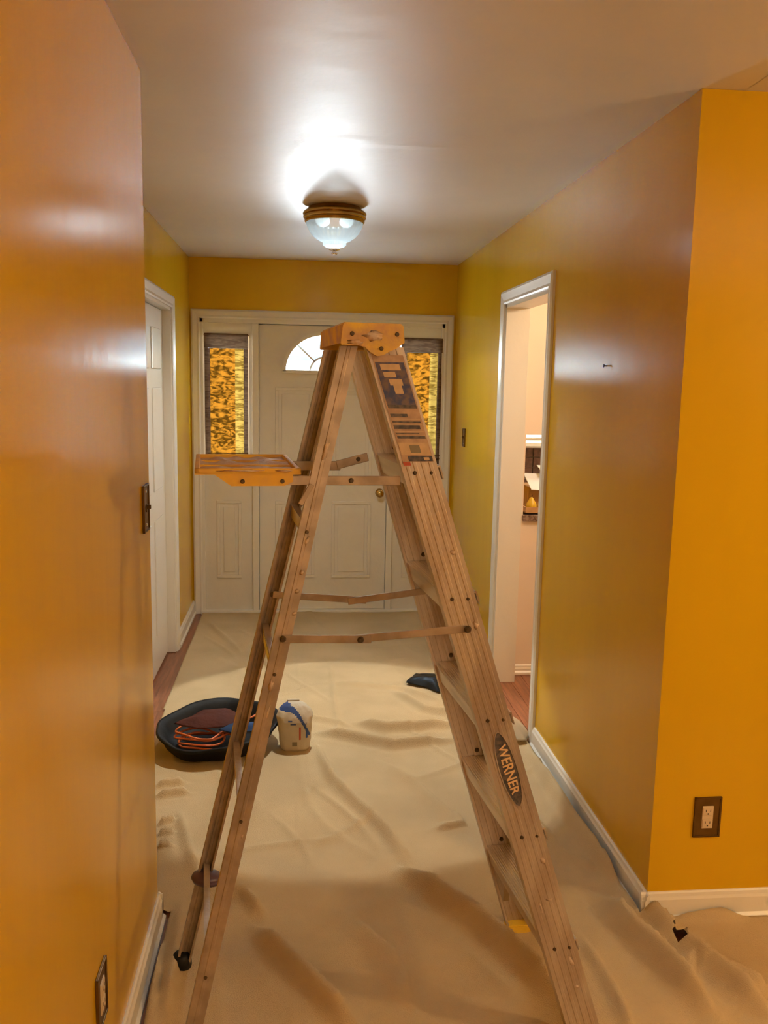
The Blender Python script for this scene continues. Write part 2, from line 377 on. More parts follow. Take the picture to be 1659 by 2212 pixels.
def ring_panel(parent, xa, xb, za, zb, y, m=DOORW, name='raised_panel', wid=.022):
    bm = bmesh.new()
    t = .008
    for a, b in (((xa,y-t,za),(xb,y+.002,za+wid)),((xa,y-t,zb-wid),(xb,y+.002,zb)),((xa,y-t,za+wid),(xa+wid,y+.002,zb-wid)),((xb-wid,y-t,za+wid),(xb,y+.002,zb-wid))):
        box(bm, a, b, bev=.0035)
    box(bm, (xa+wid+.022,y-.006,za+wid+.022), (xb-wid-.022,y+.002,zb-wid-.022), bev=.004)
    return link(name, bm, m, parent)
for xa, xb in ((-.16,.115),(.235,.51)):
    ring_panel(leaf, xa, xb, .25, .80, D+.016)
    ring_panel(leaf, xa, xb, .93, 1.585, D+.016)
boxes('door_stop', [((DX0-.045,D+.059,0),(DX0+.02,D+.075,EZ)),((DX1-.02,D+.059,0),(DX1+.045,D+.075,EZ)),((DX0-.045,D+.059,DT-.02),(DX1+.045,D+.075,EZ)),((DX0-.045,D+.059,0),(DX1+.045,D+.075,.04))], TRIM, U)
# fan window: frame ring, muntins, glass
n = 32
bm = bmesh.new()
def arcband(r0x, r0z, r1x, r1z, ya, yb):
    A = []
    for k in range(n+1):
        t = math.pi*k/n; A.append([bm.verts.new((FX-rx*math.cos(t), y, FZ+rz*math.sin(t))) for rx, rz, y in ((r0x,r0z,ya),(r1x,r1z,ya),(r1x,r1z,yb),(r0x,r0z,yb))])
    for P, Q in zip(A, A[1:]):
        for j in range(4): bm.faces.new((P[j],P[(j+1)%4],Q[(j+1)%4],Q[j]))
arcband(FR-.012, FH-.012, FR+.012, FH+.012, D+.002, D+.03)
box(bm, (FX-FR-.012,D+.002,FZ-.016), (FX+FR+.012,D+.03,FZ+.008), bev=.003)
fan = link('fan_window_frame', bm, TRIM, leaf)
bm = bmesh.new(); arcband(.088,.088,.102,.102,D+.020,D+.036)
link('muntin', bm, TRIM, fan)
for ang in (46, 90, 134):
    c, s_ = math.cos(math.radians(ang)), math.sin(math.radians(ang)); bm = bmesh.new()
    wv = Vector((-s_,0,c))*.006
    p0 = Vector((FX+c*.10,D+.020,FZ+s_*.10)); p1 = Vector((FX+c*(FR-.01),D+.020,FZ+s_*(FH-.01))); dy = Vector((0,.016,0))
    vv = [bm.verts.new(p) for p in (p0-wv,p0+wv,p1+wv,p1-wv,p0-wv+dy,p0+wv+dy,p1+wv+dy,p1-wv+dy)]
    for q in ((0,1,2,3),(4,7,6,5),(0,4,5,1),(1,5,6,2),(2,6,7,3),(3,7,4,0)): bm.faces.new([vv[k] for k in q])
    link('muntin', bm, TRIM, fan)
bm = bmesh.new()
bm.faces.new([bm.verts.new((FX-(FR-.005)*math.cos(math.pi*k/n), D+.038, FZ+(FH-.005)*math.sin(math.pi*k/n))) for k in range(n+1)])
link('pane', bm, PANE, fan)
# knob
bm = bmesh.new()
pr = [(.001,0),(.030,0),(.030,.006),(.014,.010),(.012,.030),(.024,.040),(.028,.052),(.022,.064),(.001,.068)]
lathe(bm, pr, (0,0,0), 24)
kn = link('door_knob', bm, BRASS, leaf, smooth=True, label='round brass knob'); 
for v in kn.data.vertices:
    x_, y_, z_ = v.co; v.co = (.569+x_, D+.016-z_, .861+y_)
# sidelights
def sidelight(x0, x1, label):
    s = empty('window_1' if x0 < 0 else 'window_2', ((x0+x1)/2,D,0), kind=S); s['label'] = label
    wx0, wx1, wz0, wz1 = (x0+.032, x1-.032, 1.075, 1.925)
    boxes('panel_board', [((x0,D+.02,.022),(x1,D+.05,wz0)),((x0,D+.02,wz1),(x1,D+.05,EZ-.038)),((x0,D+.02,wz0),(wx0,D+.05,wz1)),((wx1,D+.02,wz0),(x1,D+.05,wz1))], DOORW, s)
    boxes('glass_stop', [((wx0-.012,D+.008,wz0-.012),(wx0,D+.03,wz1+.012)),((wx1,D+.008,wz0-.012),(wx1+.012,D+.03,wz1+.012)),((wx0,D+.008,wz1),(wx1,D+.03,wz1+.012)),((wx0,D+.008,wz0-.012),(wx1,D+.03,wz0))], DOORW, s, bev=.003)
    boxes('pane', [((wx0-.005,D+.034,wz0-.005),(wx1+.005,D+.038,wz1+.005))], PANE, s)
    p = ring_panel(s, (x0+x1)/2-.085, (x0+x1)/2+.085, .25, .80, D+.02)
    reparent(s)
    return wx0, wx1
sl = sidelight(EX0+.03, DX0-.045, 'left sidelight beside the front door')
sr = sidelight(DX1+.045, EX1-.03, 'right sidelight beside the front door')
reparent(U)
def curtain(x0, x1, label, seed):
    root = empty('curtain', ((x0+x1)/2, D-.005, 1.05), label, 'curtain')
    def sheet(name, xa, xb, za, zb, m, yo=0, amp=.005, fr=95):
        bm = bmesh.new(); a, b = 40, 24
        g = [[bm.verts.new((xa+(xb-xa)*i/a, D-.008+yo+amp*math.sin(fr*(xa+(xb-xa)*i/a)+seed+1.5*math.sin(3*j/b)), za+(zb-za)*j/b)) for j in range(b+1)] for i in range(a+1)]
        for i in range(a):
            for j in range(b): bm.faces.new((g[i][j],g[i+1][j],g[i+1][j+1],g[i][j+1]))
        return link(name, bm, m, root, smooth=True)
    w_ = x1-x0
    sheet('fabric_panel', x0+.035, x0+w_*.70, 1.07, 1.838, AMBER)
    sheet('border_strip', x0+w_*.70, x1-.03, 1.07, 1.838, AMBER_B)
    sheet('side_band', x0, x0+.035, 1.07, 1.838, BRFAB); sheet('side_band', x1-.03, x1, 1.07, 1.838, BRFAB)
    sheet('heading', x0-.002, x1+.002, 1.838, 1.936, BRFAB, -.006, .003)
    for z in (1.103,1.128): sheet('hem_stripe', x0+.02, x1, z, z+.006, BRFAB, -.007, .004)
    bm = bmesh.new(); tube(bm, [(x0-.005,D-.004,1.925),(x1+.005,D-.004,1.925)], .005); link('rod', bm, BRASS, root)
    reparent(root)
curtain(-.632,-.342,'amber patterned curtain over the sidelight left of the front door',0)
curtain(.705,.985,'amber patterned curtain over the sidelight right of the front door, partly behind the ladder',2)

# ------------------------------------------------------------ outside
boxes('driveway', [((-30,D+.16,-.4),(30,60,-.3))], CONC, kind=S)
g = empty('garage', (0,22,-.3), 'white garage with blue grey roof seen through the fan window of the door', 'building')
gw = boxes('wall', [((-9,22,-.3),(9,26,2.30))], SIDING, g)
gd = boxes('garage_door', [((-1.5,21.94,-.3),(1.9,22.0,1.9))], SIDING, g)
for r in range(4):
    for c in range(4): boxes('door_panel', [((-1.4+c*.82,21.9,-.2+r*.52),(-.68+c*.82,21.95,.2+r*.52))], SIDING, gd, bev=.01)
bm = bmesh.new(); prism(bm, [(21.4,2.22),(24,5.2),(26.6,2.22),(26.6,2.1),(24,5.05),(21.4,2.1)], lambda p, s: (s,p[0],p[1]), -9.4, 9.4)
link('roof', bm, ROOFM, g)
reparent(g)

# ------------------------------------------------------------ drop cloths
import numpy as np
NEAR_FOLDS=[
 ([(0.369, 2.675), (0.464, 2.494), (0.575, 2.325), (0.656, 2.156), (0.72, 1.982)],0.045,0.045),
 ([(-0.11, 2.394), (-0.026, 2.253), (0.074, 2.097), (0.163, 1.966)],0.04,0.035),
 ([(0.982, 2.471), (1.004, 2.295), (1.046, 2.128), (1.09, 1.943)],0.05,0.04),
 ([(1.07, 2.542), (1.101, 2.356), (1.147, 2.201), (1.205, 2.042), (1.236, 1.911)],0.05,0.035),
 ([(1.111, 2.414), (1.203, 2.384), (1.372, 2.361)],0.03,0.02),
 ([(1.16, 2.306), (1.157, 2.221), (1.09, 2.106)],0.04,0.02),
 ([(1.19, 2.118), (1.27, 2.019)],0.05,0.03),
 ([(-0.252, 2.617), (-0.162, 2.586), (-0.092, 2.472)],0.03,0.02),
 ([(-0.346, 2.549), (-0.337, 2.325), (-0.323, 2.047)],0.035,0.022),
 ([(-0.406, 2.529), (-0.383, 2.288), (-0.364, 2.05)],0.025,0.02),
 ([(0.169, 2.443), (0.275, 2.242), (0.312, 2.02)],0.06,0.016),
 ([(0.845, 2.328), (0.863, 2.067), (0.855, 1.884)],0.03,0.015),
]
FAR_FOLDS=[
 ([(0.099, 3.7), (0.149, 3.378), (0.246, 3.137), (0.334, 2.941), (0.377, 2.739)],0.035,0.022),
 ([(0.282, 3.955), (0.407, 3.866), (0.561, 3.874), (0.749, 3.932)],0.03,0.03),
 ([(0.103, 3.855), (0.249, 3.784), (0.43, 3.673), (0.727, 3.748)],0.03,0.028),
 ([(-0.097, 4.15), (0.129, 4.02), (0.258, 3.928)],0.03,0.012),
 ([(0.249, 3.174), (0.358, 2.86), (0.394, 2.752)],0.03,0.012),
 ([(-0.561, 3.358), (-0.451, 3.38)],0.02,0.02),
 ([(-0.547, 3.267), (-0.422, 3.298)],0.02,0.02),
 ([(-0.505, 3.043), (-0.446, 3.073)],0.013,0.018),
 ([(-0.492, 2.961), (-0.441, 2.98)],0.013,0.018),
 ([(-0.481, 2.889), (-0.434, 2.895)],0.013,0.018),
 ([(-0.438, 3.143), (-0.375, 2.906), (-0.331, 2.729)],0.03,0.012),
 ([(1.033, 3.552), (1.03, 3.128), (1.04, 2.725), (1.086, 2.464)],0.03,0.028),
 ([(1.105, 3.548), (1.127, 3.03), (1.173, 2.602)],0.025,0.03),
 ([(0.874, 3.1), (0.936, 2.762), (1.011, 2.641)],0.04,0.012),
 ([(0.193, 4.848), (0.195, 4.262), (0.197, 3.797)],0.02,0.008),
 ([(-0.602, 5.8), (-0.342, 5.129)],0.03,0.01),
 ([(0.53, 4.38), (0.64, 4.114), (0.781, 4.047)],0.03,0.02),
 ([(0.355, 3.543), (0.486, 3.317), (0.613, 2.974)],0.05,0.014),
 ([(0.597, 3.08), (0.613, 2.974), (0.505, 2.947)],0.04,0.014),
 ([(-0.423, 3.632), (-0.145, 3.198)],0.05,0.006),
 ([(0.144, 4.54), (0.538, 4.45), (0.754, 4.236)],0.03,0.012),
]
def fold_h(X, Y, folds, seed):
    Z = np.zeros_like(X)
    for pts, wd, h in folds:
        best = np.full_like(X, 1e9); side = np.zeros_like(X); L = len(pts)-1; tt = np.zeros_like(X)
        for k in range(L):
            (ax, ay), (bx, by) = pts[k], pts[k+1]; dx, dy = bx-ax, by-ay; l2 = dx*dx+dy*dy
            t = np.clip(((X-ax)*dx+(Y-ay)*dy)/l2, 0, 1); ex, ey = X-ax-t*dx, Y-ay-t*dy; d = ex*ex+ey*ey
            m = d < best; best = np.where(m, d, best); side = np.where(m, np.sign(dx*ey-dy*ex), side); tt = np.where(m, (k+t)/L, tt)
        d = 1.25*np.sqrt(best)*np.where(side > 0, 2.8, .8)          # steep on one flank, shallow on the other
        taper = np.minimum(1, 4*np.minimum(tt+.06, 1.06-tt))
        h = h*1.8; Z = np.maximum(Z, h*taper*np.exp(-(d/wd)**2*1.3)) + .12*h*taper*np.exp(-((d-2.2*wd)/wd)**2)
    for a, b, s, amp in ((9,4,.3,.0016),(5,-8,1.1,.0018),(17,6,2.2,.0008),(-13,19,.7,.0006),(31,12,.2,.0004)):
        Z += amp*(1+np.sin(a*X+b*Y+s+seed+1.3*np.sin(3*Y+a)))
    # crumple: short creases in three directions, strongest mid-hall
    for a, b, s, mx, my in ((14,5,.4,3.1,2.2),(-6,15,1.9,2.3,3.7),(11,-12,3.2,3.9,1.6),(24,9,.9,2.9,4.1)):
        ph = a*X+b*Y+s+1.4*np.sin(2.7*X+1.9*Y+a)+.7*np.sin(5.1*Y-3.3*X+b)
        m = np.clip(np.sin(mx*X*2+s)*np.sin(my*Y+s*2)-.15, 0, 1)*(1+.8*np.exp(-((Y-3.5)/.7)**2))
        Z += .0085*m*np.exp(-(np.sin(ph/2)/.16)**2)*np.where(np.cos(ph/2)*np.sin(ph/2) > 0, 1, .85)
    return Z
def seams(X, Y):
    return .0016*np.exp(-((X-.005-.01*np.sin(2*Y))/.004)**2)+.0013*np.exp(-((X-.045-.01*np.sin(2*Y))/.003)**2)
def near_z(X, Y): return .002+fold_h(X, Y, NEAR_FOLDS, 0)+seams(X, Y)
def cloth(name, x0, x1, y0, y1, st, zf, mask, m, label):
    xs = np.arange(x0, x1+st/2, st); ys = np.arange(y0, y1+st/2, st)
    X, Y = np.meshgrid(xs, ys, indexing='ij')
    Z = zf(X, Y); ok = mask(X, Y)
    nx_, ny_ = X.shape; idx = np.arange(nx_*ny_).reshape(nx_, ny_)
    cell = ok[:-1,:-1]&ok[1:,:-1]&ok[:-1,1:]&ok[1:,1:]
    F = np.stack([idx[:-1,:-1][cell], idx[1:,:-1][cell], idx[1:,1:][cell], idx[:-1,1:][cell]], 1)
    used, inv = np.unique(F, return_inverse=True); F = inv.reshape(F.shape)
    V = np.stack([X.ravel(), Y.ravel(), Z.ravel()], 1)[used]
    me = bpy.data.meshes.new('drop_cloth'); me.from_pydata(V.tolist(), [], F.tolist()); me.update(); me.materials.append(m)
    for p in me.polygons: p.use_smooth = True
    o = bpy.data.objects.new('drop_cloth', me); C.objects.link(o)
    sm = o.modifiers.new('thickness', 'SOLIDIFY'); sm.thickness = .0015; sm.offset = 1
    return tag(o, label, 'drop cloth')
def cloth_z(X, Y): return .003+fold_h(X, Y, NEAR_FOLDS+FAR_FOLDS, 0)+seams(X, Y)+.012*np.exp(-((X-1.05)/.04)**2)*((Y < 3.7)&(Y > 2.36))
def mask_c(X, Y):
    left = np.where(Y < YN+.03, X > -.390+.02*np.clip(2.3-Y, 0, 1), X > -.668+.02*np.clip((4.3-Y)*3, 0, 1)*np.clip((Y-3.4)*3, 0, 1))
    rr = np.where((Y > 3.72) & (Y < 4.6), 1.03-.05*np.sin((Y-3.72)/.88*3.14159), 1.056)
    right = np.where(Y > 2.369, X < rr, X < 2.35)
    hole = (((X-1.128)*.94-(Y-2.262)*.34)/.013)**2+(((Y-2.262)*.94+(X-1.128)*.34)/.045)**2 < 1
    return left & right & ~hole & (Y < 6.015)
cloth('cloth', -.68, 2.36, .9, 6.02, .009, cloth_z, mask_c, CLOTH_F, 'cream canvas drop cloth with long folds and seams covering the whole floor')
def zat(x, y): return float(cloth_z(np.array([x]), np.array([y]))[0])

# ------------------------------------------------------------ the stepladder (local u,v,z)
TH = .1048; UO = .70
LX, LY = -.4963+UO*math.cos(TH), 1.9997+UO*math.sin(TH)
L = empty('step_ladder', (LX,LY,.004), 'paint-spattered aluminium step ladder with yellow top, standing open on the drop cloth', 'ladder', rz=TH)
def fr(s, z): t = 1-z/1.66; return Vector((.6848+.5188*t-UO, s*(.2997+.1958*t)/2, z))
def re_(s, z): t = 1-z/1.66; return Vector((.5833-.3801*t-UO, s*(.2845+.2014*t)/2, z))
def frame(fn, s):
    A = (fn(s,1)-fn(s,0)).normalized(); W_ = Vector((1,0,0)); W_ = (W_-A*W_.dot(A)).normalized()
    N = Vector((0,s,0)); N = (N-A*N.dot(A)-W_*N.dot(W_)).normalized(); return A, W_, N
def rp(fn, s, z, a, b):
    A, W_, N = frame(fn, s); q = fn(s,0)+W_*a+N*b; return q+A*((z-q.z)/A.z)
def rail(fn, s, z0, z1, poly, name, m, **k):
    bm = bmesh.new(); prism(bm, poly, lambda p, t: rp(fn, s, z0 if t == 0 else z1, p[0], p[1]), 0, 1)
    return link(name, bm, m, L, **k)
def channel(w, d, t, ribs, rh=.0012):
    out = [(-w,0)]
    for r in ribs: out += [(r-.0045,0),(r-.003,rh),(r+.003,rh),(r+.0045,0)]
    out += [(w,0),(w,-d),(w-.006,-d),(w-.006,-d+t),(w-t,-d+t),(w-t,-t)]
    for r in reversed(ribs): out += [(r+.0045,-t),(r+.003,-t-rh),(r-.003,-t-rh),(r-.0045,-t)]
    out += [(-w+t,-t),(-w+t,-d+t),(-w+.006,-d+t),(-w+.006,-d),(-w,-d)]
    return out
CH = channel(.040,.028,.0024,(-.026,-.009,.009,.026))
CR = channel(.0185,.020,.002,(0,),.001)
fnear = rail(fr, -1, .012, 1.705, CH, 'front_rail', ALU)
ffar = rail(fr, 1, .012, 1.705, CH, 'front_rail', ALU)
rnear = rail(re_, -1, .012, 1.705, CR, 'rear_rail', ALU_D)
rfar = rail(re_, 1, .012, 1.705, CR, 'rear_rail', ALU_D)
# steps with ribbed treads
def rivet(parent, p, n_, r=.006, h=.004, m=RIVET):
    bm = bmesh.new(); cyl(bm, Vector(p)-Vector(n_)*.001, Vector(p)+Vector(n_)*h, r, r*.6, 10); return link('rivet', bm, m, parent)
for z in (1.445,1.157,.868,.578,.288):
    uc = fr(-1, z).x; hw = abs(fr(-1, z).y)-.004
    top = []; x0, x1 = -.038, .050; k = 14
    for i in range(k):
        a = x0+(x1-x0)*i/k; b = x0+(x1-x0)*(i+1)/k
        top += [(a, 0), (a+(b-a)*.3, .0016), (a+(b-a)*.7, .0016)]
    poly = [(uc+p[0], z+p[1]) for p in top]+[(uc+x1,z),(uc+x1+.009,z-.030),(uc+x1+.006,z-.030),(uc+x1-.003,z-.003),(uc+x0+.003,z-.003),(uc+x0+.017,z-.045),(uc+x0+.014,z-.045)]
    bm = bmesh.new(); prism(bm, poly, lambda p, s: Vector((p[0], s, p[1])), -hw, hw)
    st = link('step', bm, ALU_IN, L)
    A, W_, N = frame(fr, -1); rivet(fnear, rp(fr,-1,z-.015,-.014,0), N, .0055); rivet(fnear, rp(fr,-1,z-.015,.022,0), N, .0045)
    A, W_, N = frame(fr, 1); rivet(ffar, rp(fr,1,z+.018,.016,-.003), -N, .007, .006); rivet(ffar, rp(fr,1,z-.015,.02,0), N, .0055)
# diagonal braces under the lowest step
for s in (-1, 1):
    bm = bmesh.new(); a = fr(s,.288); b = rp(fr, s, .10, -.02, -.006); c = Vector((a.x-.01, s*.10, .262))
    for p in (b,):
        d = Vector((.009,0,0)); t = Vector((0,0,.003))
        vv = [bm.verts.new(q) for q in (b-d,b+d,c+d,c-d,b-d+t,b+d+t,c+d+t,c-d+t)]
        for q in ((0,1,2,3),(4,7,6,5),(0,4,5,1),(1,5,6,2),(2,6,7,3),(3,7,4,0)): bm.faces.new([vv[k_] for k_ in q])
    link('step_brace', bm, ALU_D, L)
# rear horizontals
for z in (1.30,.985,.655,.30):
    hw = abs(re_(1,z).y)-.003; u = re_(1,z).x
    bm = bmesh.new(); prism(bm, [(u-.004,z-.016),(u+.012,z-.016),(u+.012,z-.013),(u-.001,z-.013),(u-.001,z+.013),(u+.012,z+.013),(u+.012,z+.016),(u-.004,z+.016)], lambda p, s: Vector((p[0], s, p[1])), -hw, hw)
    rb = link('rear_brace', bm, ALU, L)
    for s in (-1,1):
        A, W_, N = frame(re_, s); rivet(rnear if s < 0 else rfar, rp(re_, s, z, 0, 0), N, .005)
    if z == .985:
        bm = bmesh.new(); box(bm, (u-.0052,-.12,z-.012), (u-.0042,.10,z+.012)); link('sticker_or_reflection', bm, PAPER, rb, label='white painted reflection on the rear brace')  # reflection on the brace, painted as a thin white strip
# spreaders (hinged, slightly sagging)
def bar(name, p, q, h, t, m, parent=L):
    p, q = Vector(p), Vector(q); d = (q-p).normalized(); sd = d.cross(Vector((0,0,1))).normalized()*t/2; up = sd.cross(d).normalized()*h/2
    bm = bmesh.new(); vv = [bm.verts.new(a+i*sd+j*up) for a in (p,q) for i in (-1,1) for j in (-1,1)]
    for f in ((0,1,3,2),(4,6,7,5),(0,4,5,1),(2,3,7,6),(0,2,6,4),(1,5,7,3)): bm.faces.new([vv[k_] for k_ in f])
    bmesh.ops.bevel(bm, geom=bm.edges[:], offset=.0012, segments=1, affect='EDGES')
    return link(name, bm, m, parent)
for s, zr, zf, hu in ((-1,1.066,1.073,.620),(1,1.082,1.080,.672)):
    o_ = .006 if s < 0 else -.022
    a = re_(s,zr)+Vector((0,s*o_,0)); b = fr(s,zf)+Vector((0,s*o_,0)); h_ = Vector((hu-UO,(a.y+b.y)/2,1.058))
    b1 = bar('spreader_bar', a, h_+Vector((.025,0,0)), .018, .004, ALU_D)
    b2 = bar('spreader_bar', h_-Vector((.025,s*.005,0)), b+Vector((0,-s*.005,0)), .018, .004, ALU_D)
    rivet(b1, h_+Vector((0,s*.003,0)), (0,s,0), .008, .005); rivet(b1, a+Vector((0,s*.002,0)), (0,s,0), .008, .006); rivet(b2, b+Vector((0,s*.002,0)), (0,s,0), .009, .006)
# top cap: moulded with tongues over the rail heads
bm = bmesh.new()
pc = [(.578,1.753),(.700,1.753),(.706,1.748),(.709,1.714),(.690,1.700),(.676,1.694),(.662,1.686),(.648,1.684),(.634,1.692),(.622,1.703),(.606,1.706),(.572,1.706),(.570,1.710),(.574,1.748)]
for v0, v1 in ((-.176,-.166),(.166,.176)):
    prism(bm, [(u-UO,z) for u, z in pc], lambda p, s: Vector((p[0], s, p[1])), v0, v1)
prism(bm, [(.574-UO,1.712),(.571-UO,1.748),(.578-UO,1.754),(.700-UO,1.754),(.708-UO,1.748),(.710-UO,1.712),(.705-UO,1.712),(.703-UO,1.744),(.580-UO,1.744),(.579-UO,1.712)], lambda p, s: Vector((p[0], s, p[1])), -.1665, .1665)
cap = link('top_cap', bm, YEL, L)
for u, z in ((.594,1.730),(.692,1.731),(.658,1.700)): rivet(cap, (u-UO,-.176,z), (0,-1,0), .0055, .003)
random.seed(3)
def splat(parent, cx, cz, rx, rz, v, m=SMEAR, nrm=-1, name='paint_smear'):
    bm = bmesh.new(); n_ = 14; c = bm.verts.new((cx, v+nrm*.0014, cz)); R_ = []
    for k in range(n_):
        t = 2*math.pi*k/n_; j = random.uniform(.6,1.15); R_.append(bm.verts.new((cx+rx*j*math.cos(t), v+nrm*.0002, cz+rz*j*math.sin(t))))
    for k in range(n_): bm.faces.new((c,R_[k],R_[(k+1)%n_]))
    bm.faces.new(R_[::-1]); return link(name, bm, m, parent, smooth=True, kind='stuff')
splat(cap, .640-UO, 1.727, .026, .012, -.176); splat(cap, .600-UO, 1.712, .02, .006, -.176)
# paint tray shelf and its arms
bm = bmesh.new()
u0, u1, v0, v1, zt, zb = .262-UO, .487-UO, -.17, .20, 1.441, 1.428
box(bm, (u0,v0,zb), (u1,v1,zb+.004))
rim = .011
for a, b in (((u0,v0,zb),(u1,v0+rim,zt)),((u0,v1-rim,zb),(u1,v1,zt)),((u0,v0,zb),(u0+rim,v1,zt)),((u1-rim,v0,zb),(u1,v1,zt))): box(bm, a, b, bev=.0025)
for v in (-.04,.07): box(bm, (u0+.01,v-.004,zb), (u1-.01,v+.004,zt-.004), bev=.002)
# tool notches, skirt box below the near side
prism(bm, [(.300-UO,1.430),(.338-UO,1.403),(.452-UO,1.403),(.470-UO,1.412),(.470-UO,1.430)], lambda p, s: Vector((p[0], s, p[1])), v0+.002, v0+.012)
prism(bm, [(.300-UO,1.430),(.338-UO,1.403),(.452-UO,1.403),(.470-UO,1.412),(.470-UO,1.430)], lambda p, s: Vector((p[0], s, p[1])), v1-.012, v1-.002)
prism(bm, [(.338-UO,1.4035),(.452-UO,1.4035),(.452-UO,1.4065),(.338-UO,1.4065)], lambda p, s: Vector((p[0], s, p[1])), v0+.012, v1-.012)
tray = link('paint_shelf', bm, YEL2, L, label='yellow moulded paint shelf folded out at the back')
bm = bmesh.new()
ga, gb = 26, 20
for i in range(ga):
    for j in range(gb):
        pass
gg = [[bm.verts.new((u0+.008+(u1-u0-.016)*i/ga, v0+.008+(v1-v0-.016)*j/gb, zb+.0045+.008*max(0,noise.noise(Vector((i*.22,j*.3,1.5)))+.15))) for j in range(gb+1)] for i in range(ga+1)]
for i in range(ga):
    for j in range(gb): bm.faces.new((gg[i][j],gg[i+1][j],gg[i+1][j+1],gg[i][j+1]))
link('dried_paint', bm, SMEAR, tray, smooth=True, kind='stuff')
splat(tray, .36-UO, 1.436, .05, .003, v0); splat(tray, .452-UO, 1.436, .02, .003, v0)
for u in (.362,.447): rivet(tray, (u-UO,v0+.002,1.413), (0,-1,0), .0055, .004)
bar('shelf_arm', (.447-UO,-.150,1.413), (.712-UO,-.150,1.411), .021, .004, ALU_D)
bar('shelf_arm', (.46-UO,.135,1.417), (.62-UO,.135,1.417), .024, .004, ALU_D)
a2 = bar('shelf_arm', (.61-UO,.133,1.419), (.690-UO,.133,1.440), .022, .004, ALU_D)
for u, v, z in ((.60,-.153,1.412),(.555,.132,1.418),(.505,.132,1.418),(.665,.130,1.434)): rivet(a2, (u-UO,v,z), (0,-1,0), .006, .004)
bar('shelf_link', (.512-UO,-.158,1.405), (.487-UO,-.158,1.360), .012, .004, ALU_D)
# feet
def foot(fn, s, w, d, h, m, label=None):
    bm = bmesh.new(); prism(bm, [(-w,.004),(w,.004),(w,-d),(-w,-d)], lambda p, t: rp(fn, s, 0 if t == 0 else h, p[0]*(1.06 if t == 0 else 1), p[1]), 0, 1)
    bmesh.ops.bevel(bm, geom=bm.edges[:], offset=.003, segments=2, affect='EDGES'); return link('foot', bm, m, L, label=label)
foot(fr,-1,.044,.034,.034,YEL,'yellow plastic foot'); foot(fr,1,.044,.034,.030,YEL,'yellow plastic foot')
foot(re_,-1,.027,.030,.055,RUBBER,'black rubber foot')
bm = bmesh.new(); c = re_(1,.0)
lathe(bm, [(.001,0),(.026,0),(.029,.010),(.028,.026),(.023,.04),(.018,.046),(.001,.048)], (c.x,c.y-.006,0), 20)
link('foot', bm, RUBBER, L, smooth=True, label='black rubber foot')
# purple rubber clip low on the far rear leg
c = re_(1,.285); bm = bmesh.new()
lathe(bm, [(.001,-.020),(.018,-.019),(.036,-.012),(.041,.0),(.036,.010),(.016,.018),(.001,.019)], (0,0,0), 24)
for v in bm.verts: v.co = Vector((v.co.x*1.05+c.x+.008, v.co.y*.8+c.y-.022, v.co.z+c.z-v.co.x*.12))
link('leg_clip', bm, PURPLE, L, smooth=True, label='dark purple rubber clip around the rear leg')

# warning label on the near front rail
def on(a, z, b=.0016): return rp(fr, -1, z, a, b)
def patch(bm, a0, a1, z0, z1, b=.0016, mi=0, th=.0004, skew=0.0):
    q = [on(a0,z0+skew*(-1),b), on(a1,z0+skew,b), on(a1,z1+skew,b), on(a0,z1-skew,b)]
    N = frame(fr,-1)[2]*th; A_ = [bm.verts.new(p) for p in q]; B_ = [bm.verts.new(p+N) for p in q]
    fs = [bm.faces.new(B_)]+[bm.faces.new((A_[i],A_[(i+1)%4],B_[(i+1)%4],B_[i])) for i in range(4)]
    for f in fs: f.material_index = mi
bm = bmesh.new(); S_ = .0
patch(bm, -.034,.034, 1.455,1.688, .0013, 0)
patch(bm, -.031,.031, 1.577,1.672, .0018, 1)
patch(bm, -.022,.020, 1.655,1.668, .0022, 2); patch(bm, -.020,.006, 1.640,1.651, .0022, 2)
patch(bm, -.012,.016, 1.622,1.636, .0022, 2); patch(bm, -.006,.012, 1.604,1.622, .0022, 2); patch(bm, -.026,-.016, 1.612,1.634, .0022, 1)
patch(bm, -.031,.031, 1.572,1.580, .0022, 3)
for z, h_, a0, a1 in ((1.553,.0075,-.031,.006),(1.541,.003,-.031,.030),(1.527,.0085,-.031,.026),(1.516,.0025,-.031,.02),(1.506,.006,-.030,.031)):
    patch(bm, a0, a1, z, z+h_, .0020, 3)
for z in (1.548,1.5365,1.521,1.511): patch(bm, -.031,.031, z, z+.0016, .0019, 4)
patch(bm, -.032,.032, 1.470,1.497, .0020, 4); patch(bm, -.010,.012, 1.4745,1.4915, .0024, 5)
patch(bm, -.020,.033, 1.456,1.468, .0020, 3); patch(bm, .014,.026, 1.459,1.465, .0024, 4)
patch(bm, -.034,-.018, 1.4465,1.4545, .0020, 6)
link('sticker_or_reflection', bm, [STK,NAVY,STKW,STKB,STKW,GREYP,RED], fnear, label='torn blue and cream warning sticker')
# paint smears on the rails
random.seed(11)
def rail_smear(fn, s, z, a, ra, rz, par):
    bm = bmesh.new(); n_ = 12; c = bm.verts.new(rp(fn,s,z,a,.0022)); R_ = []
    for k in range(n_):
        t = 2*math.pi*k/n_; j = random.uniform(.55,1.1); R_.append(bm.verts.new(rp(fn,s,z+rz*j*math.sin(t),a+ra*j*math.cos(t),.0006)))
    for k in range(n_): bm.faces.new((c,R_[k],R_[(k+1)%n_]))
    bm.faces.new(R_[::-1]); link('paint_smear', bm, SMEAR2, par, smooth=True, kind='stuff')
for z, a, ra, rz in ((1.28,.004,.007,.012),(1.21,.010,.006,.008),(1.17,.008,.009,.006),(1.12,.012,.006,.005),(.96,-.002,.006,.02),(.90,.004,.005,.018),(1.48,.0,.008,.03),(.62,.01,.003,.006)):
    rail_smear(re_,-1,z,a,ra,rz,rnear)
